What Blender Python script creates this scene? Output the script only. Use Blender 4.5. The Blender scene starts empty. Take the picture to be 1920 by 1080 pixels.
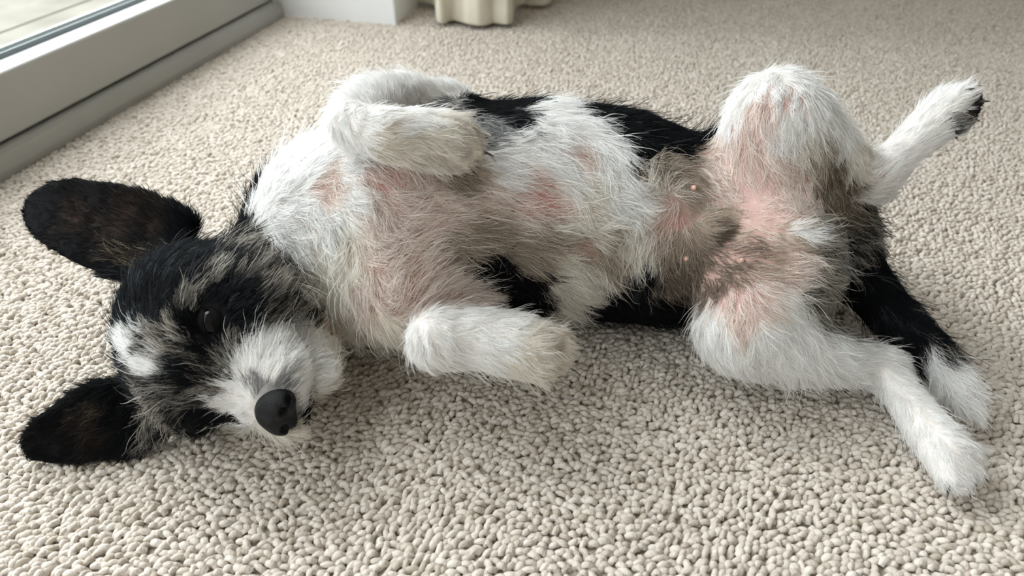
import bpy, bmesh, math, random
import numpy as np
from mathutils import Vector, Matrix
from mathutils.bvhtree import BVHTree
from mathutils.kdtree import KDTree

random.seed(7)
rng = np.random.default_rng(11)
scene = bpy.context.scene
col = scene.collection

# ------------------------------------------------------------------ camera
F_PX = 1300.0                      # focal length for a 1920 px wide frame
PITCH = math.radians(36.5)         # camera looks down at the carpet
CAM_H = 0.30                       # metres above the carpet
K = CAM_H / 0.38                   # design heights below are written for a 0.38 m camera
SP, CP = math.sin(PITCH), math.cos(PITCH)
RIGHT = np.array([1.0, 0, 0]); DOWN = np.array([0, -SP, -CP]); FWD = np.array([0, CP, -SP])
CAM = np.array([0, 0, CAM_H])
cam_d = bpy.data.cameras.new('camera')
cam_d.sensor_width = 36.0
cam_d.lens = 36.0 * F_PX / 1920.0
cam_d.clip_start = 0.01
cam_d.dof.use_dof = True
cam_d.dof.focus_distance = 0.40
cam_d.dof.aperture_fstop = 9.0
cam = bpy.data.objects.new('camera', cam_d)
cam.location = CAM
cam.rotation_euler = (math.pi / 2 - PITCH, 0, 0)
col.objects.link(cam)
scene.camera = cam

# ------------------------------------------------------------------ light
scene.view_settings.view_transform = 'Standard'
scene.view_settings.look = 'None'
scene.view_settings.gamma = 1.0
scene.view_settings.use_curve_mapping = False
scene.view_settings.exposure = 0.02
world = bpy.data.worlds.new('overcast_sky')
scene.world = world
world.use_nodes = True
bg = world.node_tree.nodes['Background']
bg.inputs['Color'].default_value = (0.975, 0.975, 1.0, 1)
bg.inputs['Strength'].default_value = 3.2
try:
    scene.cycles.diffuse_bounces = 10
    scene.cycles.max_bounces = 14
    scene.cycles.transparent_max_bounces = 24
except Exception:
    pass

def ray(px, py):
    return FWD + RIGHT * ((px - 960) / F_PX) + DOWN * ((py - 540) / F_PX)

def PZ(px, py, z):
    """point on the line of sight of a pixel at height z (metres)"""
    d = ray(px, py)
    return CAM + d * ((z - CAM_H) / d[2])

def P(px, py, z):
    return PZ(px, py, z * K)

def mpp(p):
    """metres per pixel at a point"""
    return float(np.dot(p - CAM, FWD)) / F_PX

def project(p):
    q = np.asarray(p) - CAM
    dz = q @ FWD
    return 960 + F_PX * (q @ RIGHT) / dz, 540 + F_PX * (q @ DOWN) / dz

# door line on the carpet
B0, B1 = PZ(0, 341, 0), PZ(533, 30, 0)
U_DOOR = (B1 - B0) / np.linalg.norm(B1 - B0)          # along the door, away from the camera
N_DOOR = np.array([U_DOOR[1], -U_DOOR[0], 0])          # into the room
ZV = np.array([0, 0, 1.0])

# daylight falling through the glass door
ld = bpy.data.lights.new('door_daylight', 'AREA')
ld.shape = 'RECTANGLE'; ld.size = 2.4; ld.size_y = 2.0
ld.energy = 140
ld.color = (0.985, 0.975, 1.0)
lo = bpy.data.objects.new('door_daylight', ld)
lo.location = B1 + U_DOOR * 0.5 - N_DOOR * 1.4 + ZV * 2.0        # bright part of the overcast sky beyond the door
aim = Vector(np.array([0.02, 0.38, 0.05]) - np.array(lo.location)).normalized()
lo.rotation_euler = aim.to_track_quat('-Z', 'Z').to_euler()
col.objects.link(lo)

# ------------------------------------------------------------------ materials
def new_mat(name, base=(0.8, 0.8, 0.8), rough=0.6, spec=0.4):
    m = bpy.data.materials.new(name)
    m.use_nodes = True
    b = m.node_tree.nodes['Principled BSDF']
    b.inputs['Base Color'].default_value = (*base, 1)
    b.inputs['Roughness'].default_value = rough
    b.inputs['Specular IOR Level'].default_value = spec
    return m, m.node_tree, b

def noise_colour(m, nt, b, c1, c2, scale, detail=3, bump=0.0, bscale=None, coord='Object'):
    tc = nt.nodes.new('ShaderNodeTexCoord')
    n = nt.nodes.new('ShaderNodeTexNoise'); n.inputs['Scale'].default_value = scale; n.inputs['Detail'].default_value = detail
    r = nt.nodes.new('ShaderNodeValToRGB')
    r.color_ramp.elements[0].position = 0.35; r.color_ramp.elements[1].position = 0.65
    r.color_ramp.elements[0].color = (*c1, 1); r.color_ramp.elements[1].color = (*c2, 1)
    nt.links.new(tc.outputs[coord], n.inputs['Vector']); nt.links.new(n.outputs['Fac'], r.inputs['Fac'])
    nt.links.new(r.outputs['Color'], b.inputs['Base Color'])
    if bump:
        n2 = nt.nodes.new('ShaderNodeTexNoise'); n2.inputs['Scale'].default_value = bscale or scale * 4
        n2.inputs['Detail'].default_value = 4
        bp = nt.nodes.new('ShaderNodeBump'); bp.inputs['Strength'].default_value = bump; bp.inputs['Distance'].default_value = 0.002
        nt.links.new(tc.outputs[coord], n2.inputs['Vector'])
        nt.links.new(n2.outputs['Fac'], bp.inputs['Height']); nt.links.new(bp.outputs['Normal'], b.inputs['Normal'])
    return m

M = {}
m, nt, b = new_mat('shade_toned_frame', rough=0.35); M['frame'] = noise_colour(m, nt, b, (0.33, 0.325, 0.30), (0.36, 0.355, 0.33), 6)  # white frame; its backlit shade is put into this grey base colour
m, nt, b = new_mat('white_paint', rough=0.45); M['paint'] = noise_colour(m, nt, b, (0.80, 0.81, 0.82), (0.85, 0.86, 0.87), 8)
m, nt, b = new_mat('wall_paint', rough=0.8); M['wall'] = noise_colour(m, nt, b, (0.62, 0.60, 0.57), (0.66, 0.64, 0.61), 5, bump=0.1, bscale=300)
m, nt, b = new_mat('ceiling_paint', (0.90, 0.89, 0.88), 0.9); M['ceil'] = m
m, nt, b = new_mat('grey_gasket', (0.16, 0.19, 0.20), 0.5); M['gasket'] = m
m, nt, b = new_mat('paving_stone', rough=0.9); M['paving'] = noise_colour(m, nt, b, (0.16, 0.15, 0.125), (0.22, 0.21, 0.18), 9, 5, bump=0.3, bscale=80)
m, nt, b = new_mat('paving_joint', rough=0.95); M['joint'] = noise_colour(m, nt, b, (0.07, 0.065, 0.055), (0.10, 0.095, 0.08), 40)
m, nt, b = new_mat('carpet_backing', rough=0.95, spec=0.1); M['backing'] = noise_colour(m, nt, b, (0.34, 0.30, 0.24), (0.48, 0.43, 0.35), 60, bump=0.6, bscale=260)
m, nt, b = new_mat('curtain_cloth', rough=0.9, spec=0.1); M['curtain'] = noise_colour(m, nt, b, (0.60, 0.56, 0.46), (0.70, 0.66, 0.56), 12, bump=0.25, bscale=500)

# glass: clear with a faint reflection
m = bpy.data.materials.new('door_glass'); m.use_nodes = True; nt = m.node_tree
nt.nodes.remove(nt.nodes['Principled BSDF'])
tr = nt.nodes.new('ShaderNodeBsdfTransparent'); tr.inputs['Color'].default_value = (0.94, 0.97, 0.96, 1)
gl = nt.nodes.new('ShaderNodeBsdfGlossy'); gl.inputs['Roughness'].default_value = 0.02
mx = nt.nodes.new('ShaderNodeMixShader')
mx.inputs[0].default_value = 0.05; nt.links.new(tr.outputs[0], mx.inputs[1]); nt.links.new(gl.outputs[0], mx.inputs[2])
nt.links.new(mx.outputs[0], nt.nodes['Material Output'].inputs['Surface'])
M['glass'] = m

# carpet yarn: each loop takes its own beige
m, nt, b = new_mat('carpet_yarn', rough=0.95, spec=0.05)
oi = nt.nodes.new('ShaderNodeObjectInfo')
rp = nt.nodes.new('ShaderNodeValToRGB')
els = rp.color_ramp.elements
els[0].position = 0.0; els[0].color = (0.47, 0.41, 0.345, 1)
els[1].position = 1.0; els[1].color = (0.70, 0.64, 0.58, 1)
e = els.new(0.25); e.color = (0.58, 0.52, 0.458, 1)
e = els.new(0.75); e.color = (0.64, 0.58, 0.518, 1)
nt.links.new(oi.outputs['Random'], rp.inputs['Fac'])
tc = nt.nodes.new('ShaderNodeTexCoord')
nz = nt.nodes.new('ShaderNodeTexNoise'); nz.inputs['Scale'].default_value = 700; nz.inputs['Detail'].default_value = 2
bp = nt.nodes.new('ShaderNodeBump'); bp.inputs['Strength'].default_value = 0.9; bp.inputs['Distance'].default_value = 0.0008
nt.links.new(tc.outputs['Object'], nz.inputs['Vector']); nt.links.new(nz.outputs['Fac'], bp.inputs['Height'])
nt.links.new(rp.outputs['Color'], b.inputs['Base Color']); nt.links.new(bp.outputs['Normal'], b.inputs['Normal'])
M['yarn'] = m

# ------------------------------------------------------------------ mesh helpers
def mesh_obj(name, verts, faces, mat, parent=None, smooth=False):
    me = bpy.data.meshes.new(name)
    me.from_pydata([tuple(map(float, v)) for v in verts], [], faces)
    me.update()
    if smooth:
        me.polygons.foreach_set('use_smooth', [True] * len(me.polygons))
    if mat: me.materials.append(mat)
    o = bpy.data.objects.new(name, me)
    col.objects.link(o)
    if parent: o.parent = parent
    return o

def bevel_mesh(o, width, segs=2):
    bm = bmesh.new(); bm.from_mesh(o.data)
    bmesh.ops.recalc_face_normals(bm, faces=bm.faces)
    bmesh.ops.bevel(bm, geom=[e for e in bm.edges], offset=width, segments=segs, affect='EDGES', profile=0.5, clamp_overlap=True)
    bm.to_mesh(o.data); bm.free()
    return o

def prism(name, origin, ax, ay, az, sx, sy, sz, mat, parent=None, bevel=0.0):
    """box from origin spanning sx along ax, sy along ay, sz along az"""
    o3 = np.asarray(origin)
    vs = [o3 + ax * sx * i + ay * sy * j + az * sz * k for k in (0, 1) for j in (0, 1) for i in (0, 1)]
    fs = [(0, 2, 3, 1), (4, 5, 7, 6), (0, 1, 5, 4), (2, 6, 7, 3), (0, 4, 6, 2), (1, 3, 7, 5)]
    o = mesh_obj(name, vs, fs, mat, parent)
    bm = bmesh.new(); bm.from_mesh(o.data); bmesh.ops.recalc_face_normals(bm, faces=bm.faces); bm.to_mesh(o.data); bm.free()
    if bevel: bevel_mesh(o, bevel)
    return o

def profile_extrude(name, pts, base, length, axis, out, mat, parent=None):
    """closed profile [(out, z)] swept along axis"""
    n = len(pts)
    vs = [base + out * p[0] + ZV * p[1] for p in pts] + [base + axis * length + out * p[0] + ZV * p[1] for p in pts]
    fs = [(i, (i + 1) % n, n + (i + 1) % n, n + i) for i in range(n)] + [tuple(range(n))[::-1], tuple(range(n, 2 * n))]
    o = mesh_obj(name, vs, fs, mat, parent)
    bm = bmesh.new(); bm.from_mesh(o.data); bmesh.ops.recalc_face_normals(bm, faces=bm.faces); bm.to_mesh(o.data); bm.free()
    return o

def tag(o, label=None, cat=None, group=None, kind=None):
    if label: o['label'] = label
    if cat: o['category'] = cat
    if group: o['group'] = group
    if kind: o['kind'] = kind
    return o

def empty(name, loc):
    o = bpy.data.objects.new(name, None); o.location = tuple(loc); o.empty_display_size = 0.02
    col.objects.link(o); return o

# ------------------------------------------------------------------ floor and carpet pile
PILE = 0.0045
fl = mesh_obj('floor', [B1 + U_DOOR * u + N_DOOR * w - ZV * PILE for u, w in ((-3.1, -0.03), (-3.1, 3.6), (2.4, 3.6), (2.4, -0.03))], [(0, 1, 2, 3)], None)
fl.data.materials.append(M['backing'])
tag(fl, 'beige carpet backing under the loop pile', 'floor', kind='structure')

def carpet():
    row_dir = math.radians(14)                      # tufting rows run slightly askew to the room
    cx, sx = 0.0044, 0.00345
    R = np.array([[math.cos(row_dir), -math.sin(row_dir)], [math.sin(row_dir), math.cos(row_dir)]])
    n = 560
    ii, jj = np.meshgrid(np.arange(-n, n), np.arange(-n, n), indexing='ij')
    ii = ii.ravel().astype(float); jj = jj.ravel().astype(float)
    u = ii * cx + (jj % 2) * cx * 0.5 + rng.normal(0, 0.0008, ii.shape)
    v = jj * sx + rng.normal(0, 0.00055, ii.shape) + 0.0015 * np.sin(ii * 0.11 + np.sin(jj * .07) * 2)
    xy = np.stack([u, v], 1) @ R.T + np.array([0.1, 0.75])
    # keep what can be looked at, a margin round the frame included
    d = np.stack([xy[:, 0], xy[:, 1], np.full(len(xy), -CAM_H)], 1)
    dz = d @ FWD
    px = 960 + F_PX * (d @ RIGHT) / np.maximum(dz, 1e-3); py = 540 + F_PX * (d @ DOWN) / np.maximum(dz, 1e-3)
    keep = (xy[:, 1] > -0.15) & (xy[:, 1] < 1.75) & (np.abs(xy[:, 0] - 0.15) < 1.05) & ((xy[:, 1] < 1.35) | ((px > -100) & (px < 2020)))
    side = (xy - B0[:2]) @ N_DOOR[:2]
    keep &= side > -0.004
    xy = xy[keep]; N = len(xy)
    me = bpy.data.meshes.new('carpet_pile')
    me.vertices.add(N)
    co = np.zeros((N, 3), np.float32); co[:, :2] = xy; co[:, 2] = -PILE
    co[:, 2] += rng.normal(0, 0.0004, N)
    me.vertices.foreach_set('co', co.ravel())
    a = me.attributes.new('rot', 'FLOAT_VECTOR', 'POINT')
    rot = np.zeros((N, 3), np.float32)
    # yarn lies in patches of slightly different direction
    wob = 0.45 * np.sin(xy[:, 0] * 37 + 3 * np.sin(xy[:, 1] * 23)) * np.cos(xy[:, 1] * 31)
    rot[:, 2] = row_dir + wob + rng.normal(0, 0.48, N)
    rot[:, 0] = rng.normal(0, 0.30, N); rot[:, 1] = rng.normal(0, 0.22, N)
    a.data.foreach_set('vector', rot.ravel())
    a = me.attributes.new('scl', 'FLOAT_VECTOR', 'POINT')
    s = np.ones((N, 3), np.float32)
    s[:, 0] = rng.uniform(0.75, 1.3, N); s[:, 1] = rng.uniform(0.85, 1.2, N); s[:, 2] = rng.uniform(0.78, 1.12, N)
    a.data.foreach_set('vector', s.ravel())
    o = bpy.data.objects.new('carpet_pile', me); col.objects.link(o)
    g = bpy.data.node_groups.new('carpet_loops', 'GeometryNodeTree')
    g.interface.new_socket('Geometry', in_out='INPUT', socket_type='NodeSocketGeometry')
    g.interface.new_socket('Geometry', in_out='OUTPUT', socket_type='NodeSocketGeometry')
    nd = g.nodes; lk = g.links
    gi = nd.new('NodeGroupInput'); go = nd.new('NodeGroupOutput')
    arc = nd.new('GeometryNodeCurveQuadraticBezier'); arc.inputs['Resolution'].default_value = 6
    arc.inputs['Start'].default_value = (-0.0021, 0, 0.0002); arc.inputs['Middle'].default_value = (0, 0, 0.0053); arc.inputs['End'].default_value = (0.0021, 0, 0.0002)
    circ = nd.new('GeometryNodeCurvePrimitiveCircle'); circ.inputs['Resolution'].default_value = 7; circ.inputs['Radius'].default_value = 0.00175
    c2m = nd.new('GeometryNodeCurveToMesh')
    lk.new(arc.outputs[0], c2m.inputs['Curve']); lk.new(circ.outputs[0], c2m.inputs['Profile Curve'])
    sm = nd.new('GeometryNodeSetShadeSmooth'); lk.new(c2m.outputs[0], sm.inputs['Geometry'])
    mt = nd.new('GeometryNodeSetMaterial'); mt.inputs['Material'].default_value = M['yarn']; lk.new(sm.outputs[0], mt.inputs['Geometry'])
    iop = nd.new('GeometryNodeInstanceOnPoints')
    lk.new(gi.outputs[0], iop.inputs['Points']); lk.new(mt.outputs[0], iop.inputs['Instance'])
    ra = nd.new('GeometryNodeInputNamedAttribute'); ra.data_type = 'FLOAT_VECTOR'; ra.inputs['Name'].default_value = 'rot'
    e2r = nd.new('FunctionNodeEulerToRotation'); lk.new(ra.outputs[0], e2r.inputs[0]); lk.new(e2r.outputs[0], iop.inputs['Rotation'])
    sa = nd.new('GeometryNodeInputNamedAttribute'); sa.data_type = 'FLOAT_VECTOR'; sa.inputs['Name'].default_value = 'scl'
    lk.new(sa.outputs[0], iop.inputs['Scale'])
    lk.new(iop.outputs[0], go.inputs[0])
    md = o.modifiers.new('loops', 'NODES'); md.node_group = g
    me.materials.append(M['yarn'])
    tag(o, 'beige looped wool carpet pile covering the floor', 'carpet', kind='stuff')
    print('carpet loops', N)
carpet()

# ------------------------------------------------------------------ glass door, frame, wall nib, curtain
def z_on(base, line):
    """height above base whose projection falls on an image line y = c + s*x"""
    c, s = line
    lo_, hi_ = -0.1, 1.0
    for _ in range(60):
        mid = (lo_ + hi_) / 2
        x, y = project(base + ZV * mid)
        if y > c + s * x: lo_ = mid
        else: hi_ = mid
    return (lo_ + hi_) / 2

midp = (B0 + B1) / 2
z_groove = z_on(midp - N_DOOR * 0.006, (275, -272 / 513))
z_top = z_on(midp - N_DOOR * 0.008, (137, -136 / 318))
print('door', B0, B1, U_DOOR, 'groove', z_groove, 'top', z_top)
LEN = 2.6
S0 = B1 - U_DOOR * LEN                        # start of the door, well outside the picture
door = empty('door_1', B1); tag(door, 'white glazed patio door, frame coloured grey for backlit shade, beside the carpet', 'door', kind='structure')
def child(o, p):
    o.parent = p; o.matrix_parent_inverse = Matrix.Translation(p.location).inverted(); return o
zg = z_groove
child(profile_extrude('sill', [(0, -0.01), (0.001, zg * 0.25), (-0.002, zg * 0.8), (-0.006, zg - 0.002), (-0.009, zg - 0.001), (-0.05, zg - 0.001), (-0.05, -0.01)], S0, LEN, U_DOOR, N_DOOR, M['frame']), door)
W = 0.040
# upright member of the outer frame at the corner
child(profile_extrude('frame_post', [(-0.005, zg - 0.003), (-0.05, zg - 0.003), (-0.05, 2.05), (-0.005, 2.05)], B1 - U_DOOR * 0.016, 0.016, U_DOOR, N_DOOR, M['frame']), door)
zt = z_top
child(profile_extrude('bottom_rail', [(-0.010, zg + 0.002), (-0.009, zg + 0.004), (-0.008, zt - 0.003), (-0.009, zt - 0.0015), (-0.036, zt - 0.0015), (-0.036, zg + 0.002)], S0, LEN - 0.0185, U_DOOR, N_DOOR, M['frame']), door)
child(profile_extrude('glazing_ledge', [(-0.0088, zt - 0.0015), (-0.0095, zt), (-0.034, zt + 0.001), (-0.034, zt - 0.0015)], S0, LEN - 0.0185, U_DOOR, N_DOOR, M['paint']), door)  # lit copy: same white as the rail, left pale for skylight on top
child(profile_extrude('glazing_bead', [(-0.0340, zt - 0.02), (-0.0340, zt + 0.004), (-0.0350, zt + 0.0055), (-0.0380, zt + 0.0055), (-0.0380, zt - 0.02)], S0, LEN - 0.0185, U_DOOR, N_DOOR, M['gasket']), door)
child(profile_extrude('outer_bead', [(-0.044, zt - 0.10), (-0.044, zt + 0.007), (-0.050, zt + 0.006), (-0.050, zt - 0.10)], S0, LEN - 0.0185, U_DOOR, N_DOOR, M['paint']), door)
child(prism('glass_pane', S0 - N_DOOR * 0.043 + ZV * (zt - 0.012), U_DOOR, N_DOOR, ZV, LEN - 0.02, 0.004, 1.9, M['glass']), door)

# paving outside: slabs with open joints
pav = prism('patio', S0 - N_DOOR * 3.2 - U_DOOR * 0.3 + ZV * -0.14, U_DOOR, N_DOOR, ZV, 4.6, 3.12, 0.04, M['joint'])
tag(pav, 'pale stone patio outside the glass door', 'patio', kind='structure')
for i in range(8):
    for j in range(6):
        s = prism('paving_slab', S0 - N_DOOR * (3.19 - j * 0.52) + U_DOOR * (-0.29 + i * 0.57) + ZV * -0.1005, U_DOOR, N_DOOR, ZV, 0.562, 0.512, 0.02 + 0.003 * ((i * 7 + j * 3) % 3), M['paving'])
        s.parent = pav

# wall end beside the door: white reveal board
Q0, Q1 = PZ(536, 28, 0), PZ(743, 46, 0)
Q2 = Q1 + U_DOOR * 0.11
dirq = (Q1 - Q0) / np.linalg.norm(Q1 - Q0)
nq = np.array([dirq[1], -dirq[0], 0])
Q0 = Q0 - dirq * 0.06
wn = mesh_obj('wall_left', [*(q + ZV * z for z in (-0.004, 2.3) for q in (Q0, Q1, Q2, Q0 + U_DOOR * 0.11))],
              [(0, 1, 5, 4), (1, 2, 6, 5), (2, 3, 7, 6), (3, 0, 4, 7), (4, 5, 6, 7)], M['paint'])
bevel_mesh(wn, 0.003)
tag(wn, 'white painted wall end beside the glass door', 'wall', kind='structure')
# the rest of the room: wall running on behind the curtain, over the door, and the sides out of view
RH = 2.35; RW = 3.6; RB = -3.1; RE = 2.4
def room_wall(name, origin, ax, ay, sx, sy, z0, z1, lab):
    return tag(prism(name, origin + ZV * z0, ax, ay, ZV, sx, sy, z1 - z0, M['wall']), lab, 'wall', kind='structure')
w1 = room_wall('wall_side', Q2 - N_DOOR * 0.2, U_DOOR, N_DOOR, RE - 0.15, 0.2 + 0.16, -0.01, RH, 'plain wall behind the cream curtain')
w2 = room_wall('wall_over_door', B1 + U_DOOR * RB, U_DOOR, -N_DOOR, -RB + 0.16, 0.12, 2.05, RH, 'wall above the glass door')
w3 = room_wall('wall_door_end', B1 + U_DOOR * RB, U_DOOR, -N_DOOR, -RB - LEN, 0.12, -0.01, 2.05, 'wall at the near end of the glass door')
w4 = room_wall('wall_back', B1 + U_DOOR * RE, N_DOOR, U_DOOR, RW, 0.1, -0.01, RH, 'far wall of the carpeted room')
w5 = room_wall('wall_right', B1 + U_DOOR * RB + N_DOOR * RW, U_DOOR, N_DOOR, RE - RB, 0.1, -0.01, RH, 'wall opposite the glass door')
w6 = room_wall('wall_front', B1 + U_DOOR * RB, N_DOOR, -U_DOOR, RW, 0.1, -0.01, RH, 'wall behind the viewer')
ce = prism('ceiling', B1 + U_DOOR * (RB - 0.1) - N_DOOR * 0.12 + ZV * RH, U_DOOR, N_DOOR, ZV, RE - RB + 0.2, RW + 0.3, 0.05, M['ceil'])
tag(ce, 'plain white ceiling', 'ceiling', kind='structure')

def curtain():
    zh = 0.006
    # hem line in plan, folds traced from where the hem stands above the carpet
    pts = [(770, 4), (790, 5), (806, 7), (817, 12), (819, 28), (821, 42), (829, 44), (838, 40), (852, 37), (866, 42), (880, 47), (897, 49), (912, 47), (924, 42), (938, 44), (952, 46), (960, 42), (962, 28), (966, 14), (980, 9), (1000, 11), (1018, 11), (1030, 8), (1036, -2)]
    g = np.array([PZ(x, y, zh)[:2] for x, y in pts])
    # resample smoothly
    t = np.concatenate([[0], np.cumsum(np.linalg.norm(np.diff(g, axis=0), axis=1))])
    tt = np.linspace(0, t[-1], 150)
    gx = np.interp(tt, t, g[:, 0]); gy = np.interp(tt, t, g[:, 1])
    for _ in range(1):
        gx[1:-1] = (gx[:-2] + 2 * gx[1:-1] + gx[2:]) / 4; gy[1:-1] = (gy[:-2] + 2 * gy[1:-1] + gy[2:]) / 4
    nx = np.gradient(gy); ny = -np.gradient(gx); ln = np.hypot(nx, ny); nx /= ln; ny /= ln
    cx, cy = gx.mean(), gy.mean()
    hs = [0, 0.003, 0.02, 0.024, 0.10, 0.4, 1.0, 2.05]
    vs = []; n = len(gx); L = len(hs)
    for side in (0, 1):
        for k, h in enumerate(hs):
            f = 1 - 0.10 * min(h, 1.2)
            bulge = 0.0005 if k in (1, 2) else 0
            off = (0.001 + bulge) * (1 if side == 0 else -1)
            for i in range(n):
                w = 0.0005 * math.sin(i * 0.9) * (1 if k < 3 else 0.5)
                vs.append((cx + (gx[i] - cx) * f + nx[i] * (off + w), cy + (gy[i] - cy) * f + ny[i] * (off + w), zh + h + 0.0006 * math.sin(i * 0.21) * (1 if k < 4 else 0)))
    fs = []
    for side in (0, 1):
        o = side * n * L
        for k in range(L - 1):
            for i in range(n - 1):
                a = o + k * n + i
                fs.append((a, a + 1, a + n + 1, a + n) if side == 0 else (a, a + n, a + n + 1, a + 1))
    o = n * L
    for i in range(n - 1):
        fs.append((i, o + i, o + i + 1, i + 1)); tpk = (L - 1) * n
        fs.append((tpk + i, tpk + i + 1, o + tpk + i + 1, o + tpk + i))
    for k in range(L - 1):
        for e_ in (0, n - 1):
            a = k * n + e_; fs.append((a, a + n, o + a + n, o + a))
    c = mesh_obj('curtain', vs, fs, M['curtain'], smooth=True)
    tag(c, 'cream curtain hanging just clear of the carpet beside the white wall end', 'curtain')
curtain()
#DOG
# ================================================================== the dog
# The body is a smooth union of tapered limbs and ellipsoids, turned into one mesh.
PR = []      # primitives: (part, kind, data, blend)

def cone(part, a, b, ra, rb, k=0.012):
    PR.append((part, 'cone', (np.asarray(a), np.asarray(b), float(ra), float(rb)), k))

def chain(part, pts, k=0.012):
    """pts: (px, py, design z, radius in px)"""
    q = [(P(x, y, z), r) for x, y, z, r in pts]
    q = [(p, r * mpp(p)) for p, r in q]
    PR.append((part, 'chain', [(a, b, ra, rb) for (a, ra), (b, rb) in zip(q[:-1], q[1:])], k))

def ell(part, c, ax, rad, k=0.012):
    PR.append((part, 'ell', (np.asarray(c), np.asarray(ax), np.asarray(rad, float)), k))

def cut(part, c, ax, rad, k=0.004):
    PR.append((part, 'cut', (np.asarray(c), np.asarray(ax), np.asarray(rad, float)), k))

def on_floor(px, py, rpx, sink=0.97):
    z = 0.08
    for _ in range(20):
        p = PZ(px, py, z); z = rpx * mpp(p) * sink
    p = PZ(px, py, z)
    return p, rpx * mpp(p)

# --- trunk, lying on its back, belly rolled towards the camera
tr_pts = [(606, 470, 138), (672, 444, 190), (770, 424, 216), (900, 406, 205), (1020, 394, 198), (1140, 404, 190), (1250, 434, 170), (1360, 432, 164), (1460, 436, 150), (1525, 440, 104)]
TR = [on_floor(*t) for t in tr_pts]
PR.append(('trunk', 'chain', [(a, b_, ra, rb) for (a, ra), (b_, rb) in zip(TR[:-1], TR[1:])], 0.02))
# throat between head and chest
thr = P(500, 545, 0.066)
cone('neck', TR[0][0], thr, TR[0][1] * 0.92, 104 * mpp(thr), 0.014)
n0 = P(430, 590, 0.062)
cone('neck', thr, n0, 104 * mpp(thr), 100 * mpp(n0), 0.014)

# --- far hind leg, raised
chain('hind_far', [(1450, 350, 0.125, 112), (1455, 226, 0.178, 78)], 0.02)
chain('hind_far', [(1455, 226, 0.178, 78), (1530, 266, 0.160, 62), (1598, 320, 0.138, 42), (1638, 334, 0.130, 37)], 0.014)
chain('hind_far', [(1638, 334, 0.130, 37), (1700, 278, 0.152, 33), (1752, 230, 0.172, 40), (1780, 208, 0.182, 44)], 0.008)
# --- near hind leg, resting on the carpet
chain('hind_near', [(1450, 500, 0.085, 112), (1395, 610, 0.062, 76)], 0.02)
chain('hind_near', [(1395, 610, 0.062, 76), (1470, 650, 0.050, 66), (1560, 674, 0.040, 46), (1650, 690, 0.028, 33)], 0.014)
chain('hind_near', [(1650, 690, 0.028, 33), (1698, 748, 0.026, 32), (1745, 810, 0.024, 40), (1770, 842, 0.023, 42)], 0.008)
# --- tail on the carpet
chain('tail', [(1590, 500, 0.062, 52), (1645, 560, 0.045, 38), (1705, 622, 0.034, 36), (1760, 682, 0.028, 34), (1805, 740, 0.022, 24), (1828, 775, 0.018, 10)], 0.012)
# --- far front leg, folded over the chest
chain('front_far', [(740, 350, 0.125, 95), (838, 205, 0.166, 40)], 0.02)
chain('front_far', [(842, 192, 0.170, 30), (765, 184, 0.186, 40), (700, 194, 0.196, 44), (660, 224, 0.200, 38)], 0.006)
chain('front_far', [(658, 230, 0.200, 38), (720, 250, 0.198, 46), (790, 260, 0.192, 52), (835, 266, 0.188, 54)], 0.003)
# --- near front leg, wrist towards the camera
chain('front_near', [(760, 540, 0.085, 90), (900, 585, 0.062, 46)], 0.02)
chain('front_near', [(905, 590, 0.062, 42), (860, 620, 0.072, 44), (818, 636, 0.080, 48)], 0.008)
chain('front_near', [(818, 636, 0.080, 50), (890, 634, 0.078, 54), (960, 645, 0.075, 58), (1000, 656, 0.073, 54)], 0.006)

# toes: (part, tip px, py, z, r) leaving a common palm point
TOES = []
def toes(part, root, tips, rr, rt):
    for (x, y, z) in tips:
        a = P(*root[:3]); b_ = P(x, y, z)
        knuckle = a + (b_ - a) * 0.55
        cone(part, knuckle, b_, rr * mpp(a), rt * mpp(b_), 0.0035)
        TOES.append((part, knuckle, b_, rt * mpp(b_)))
toes('front_far', (815, 266, 0.189), [(868, 230, 0.194), (890, 254, 0.187), (892, 282, 0.181), (866, 304, 0.177)], 22, 17)
toes('front_near', (985, 652, 0.074), [(1050, 628, 0.078), (1062, 655, 0.071), (1050, 682, 0.065), (1018, 697, 0.063)], 24, 19)
toes('hind_far', (1768, 218, 0.178), [(1806, 178, 0.200), (1824, 196, 0.192), (1806, 220, 0.180), (1782, 240, 0.172)], 22, 16)
toes('hind_near', (1762, 832, 0.025), [(1822, 846, 0.024), (1822, 876, 0.020), (1803, 896, 0.018), (1775, 895, 0.018)], 24, 19)

# --- head, lying on its cheek: forward / up / side axes of the skull in the room
def camvec(r, d, t):
    return RIGHT * r + DOWN * d - FWD * t
HF = camvec(0.446, 0.509, 0.732); HF /= np.linalg.norm(HF)
HS = camvec(0.110, -0.850, 0.520); HS -= HF * (HS @ HF); HS /= np.linalg.norm(HS)
HU = camvec(-0.885, 0.151, 0.436); HU -= HF * (HU @ HF); HU -= HS * (HU @ HS); HU /= np.linalg.norm(HU)
HO = P(382, 690, 0.062)
def Hd(f, u, s):
    return HO + (HF * f + HU * u + HS * s) * K
HAX = np.stack([HF, HU, HS])
ell('head', Hd(-0.042, -0.002, 0.000), HAX, np.array([0.066, 0.052, 0.060]) * K, 0.012)      # skull
ell('head', Hd(-0.004, 0.004, 0.000), HAX, np.array([0.036, 0.030, 0.040]) * K, 0.012)        # forehead
for s in (1, -1):
    ell('head', Hd(-0.024, -0.034, 0.036 * s), HAX, np.array([0.042, 0.034, 0.030]) * K, 0.012)   # cheeks
    ell('head', Hd(-0.006, 0.010, 0.032 * s), HAX, np.array([0.020, 0.013, 0.016]) * K, 0.008)    # brows
    cone('head', Hd(0.008, -0.030, 0.016 * s), Hd(0.040, -0.044, 0.014 * s), 0.025 * K, 0.0165 * K, 0.008)  # flews
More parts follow.
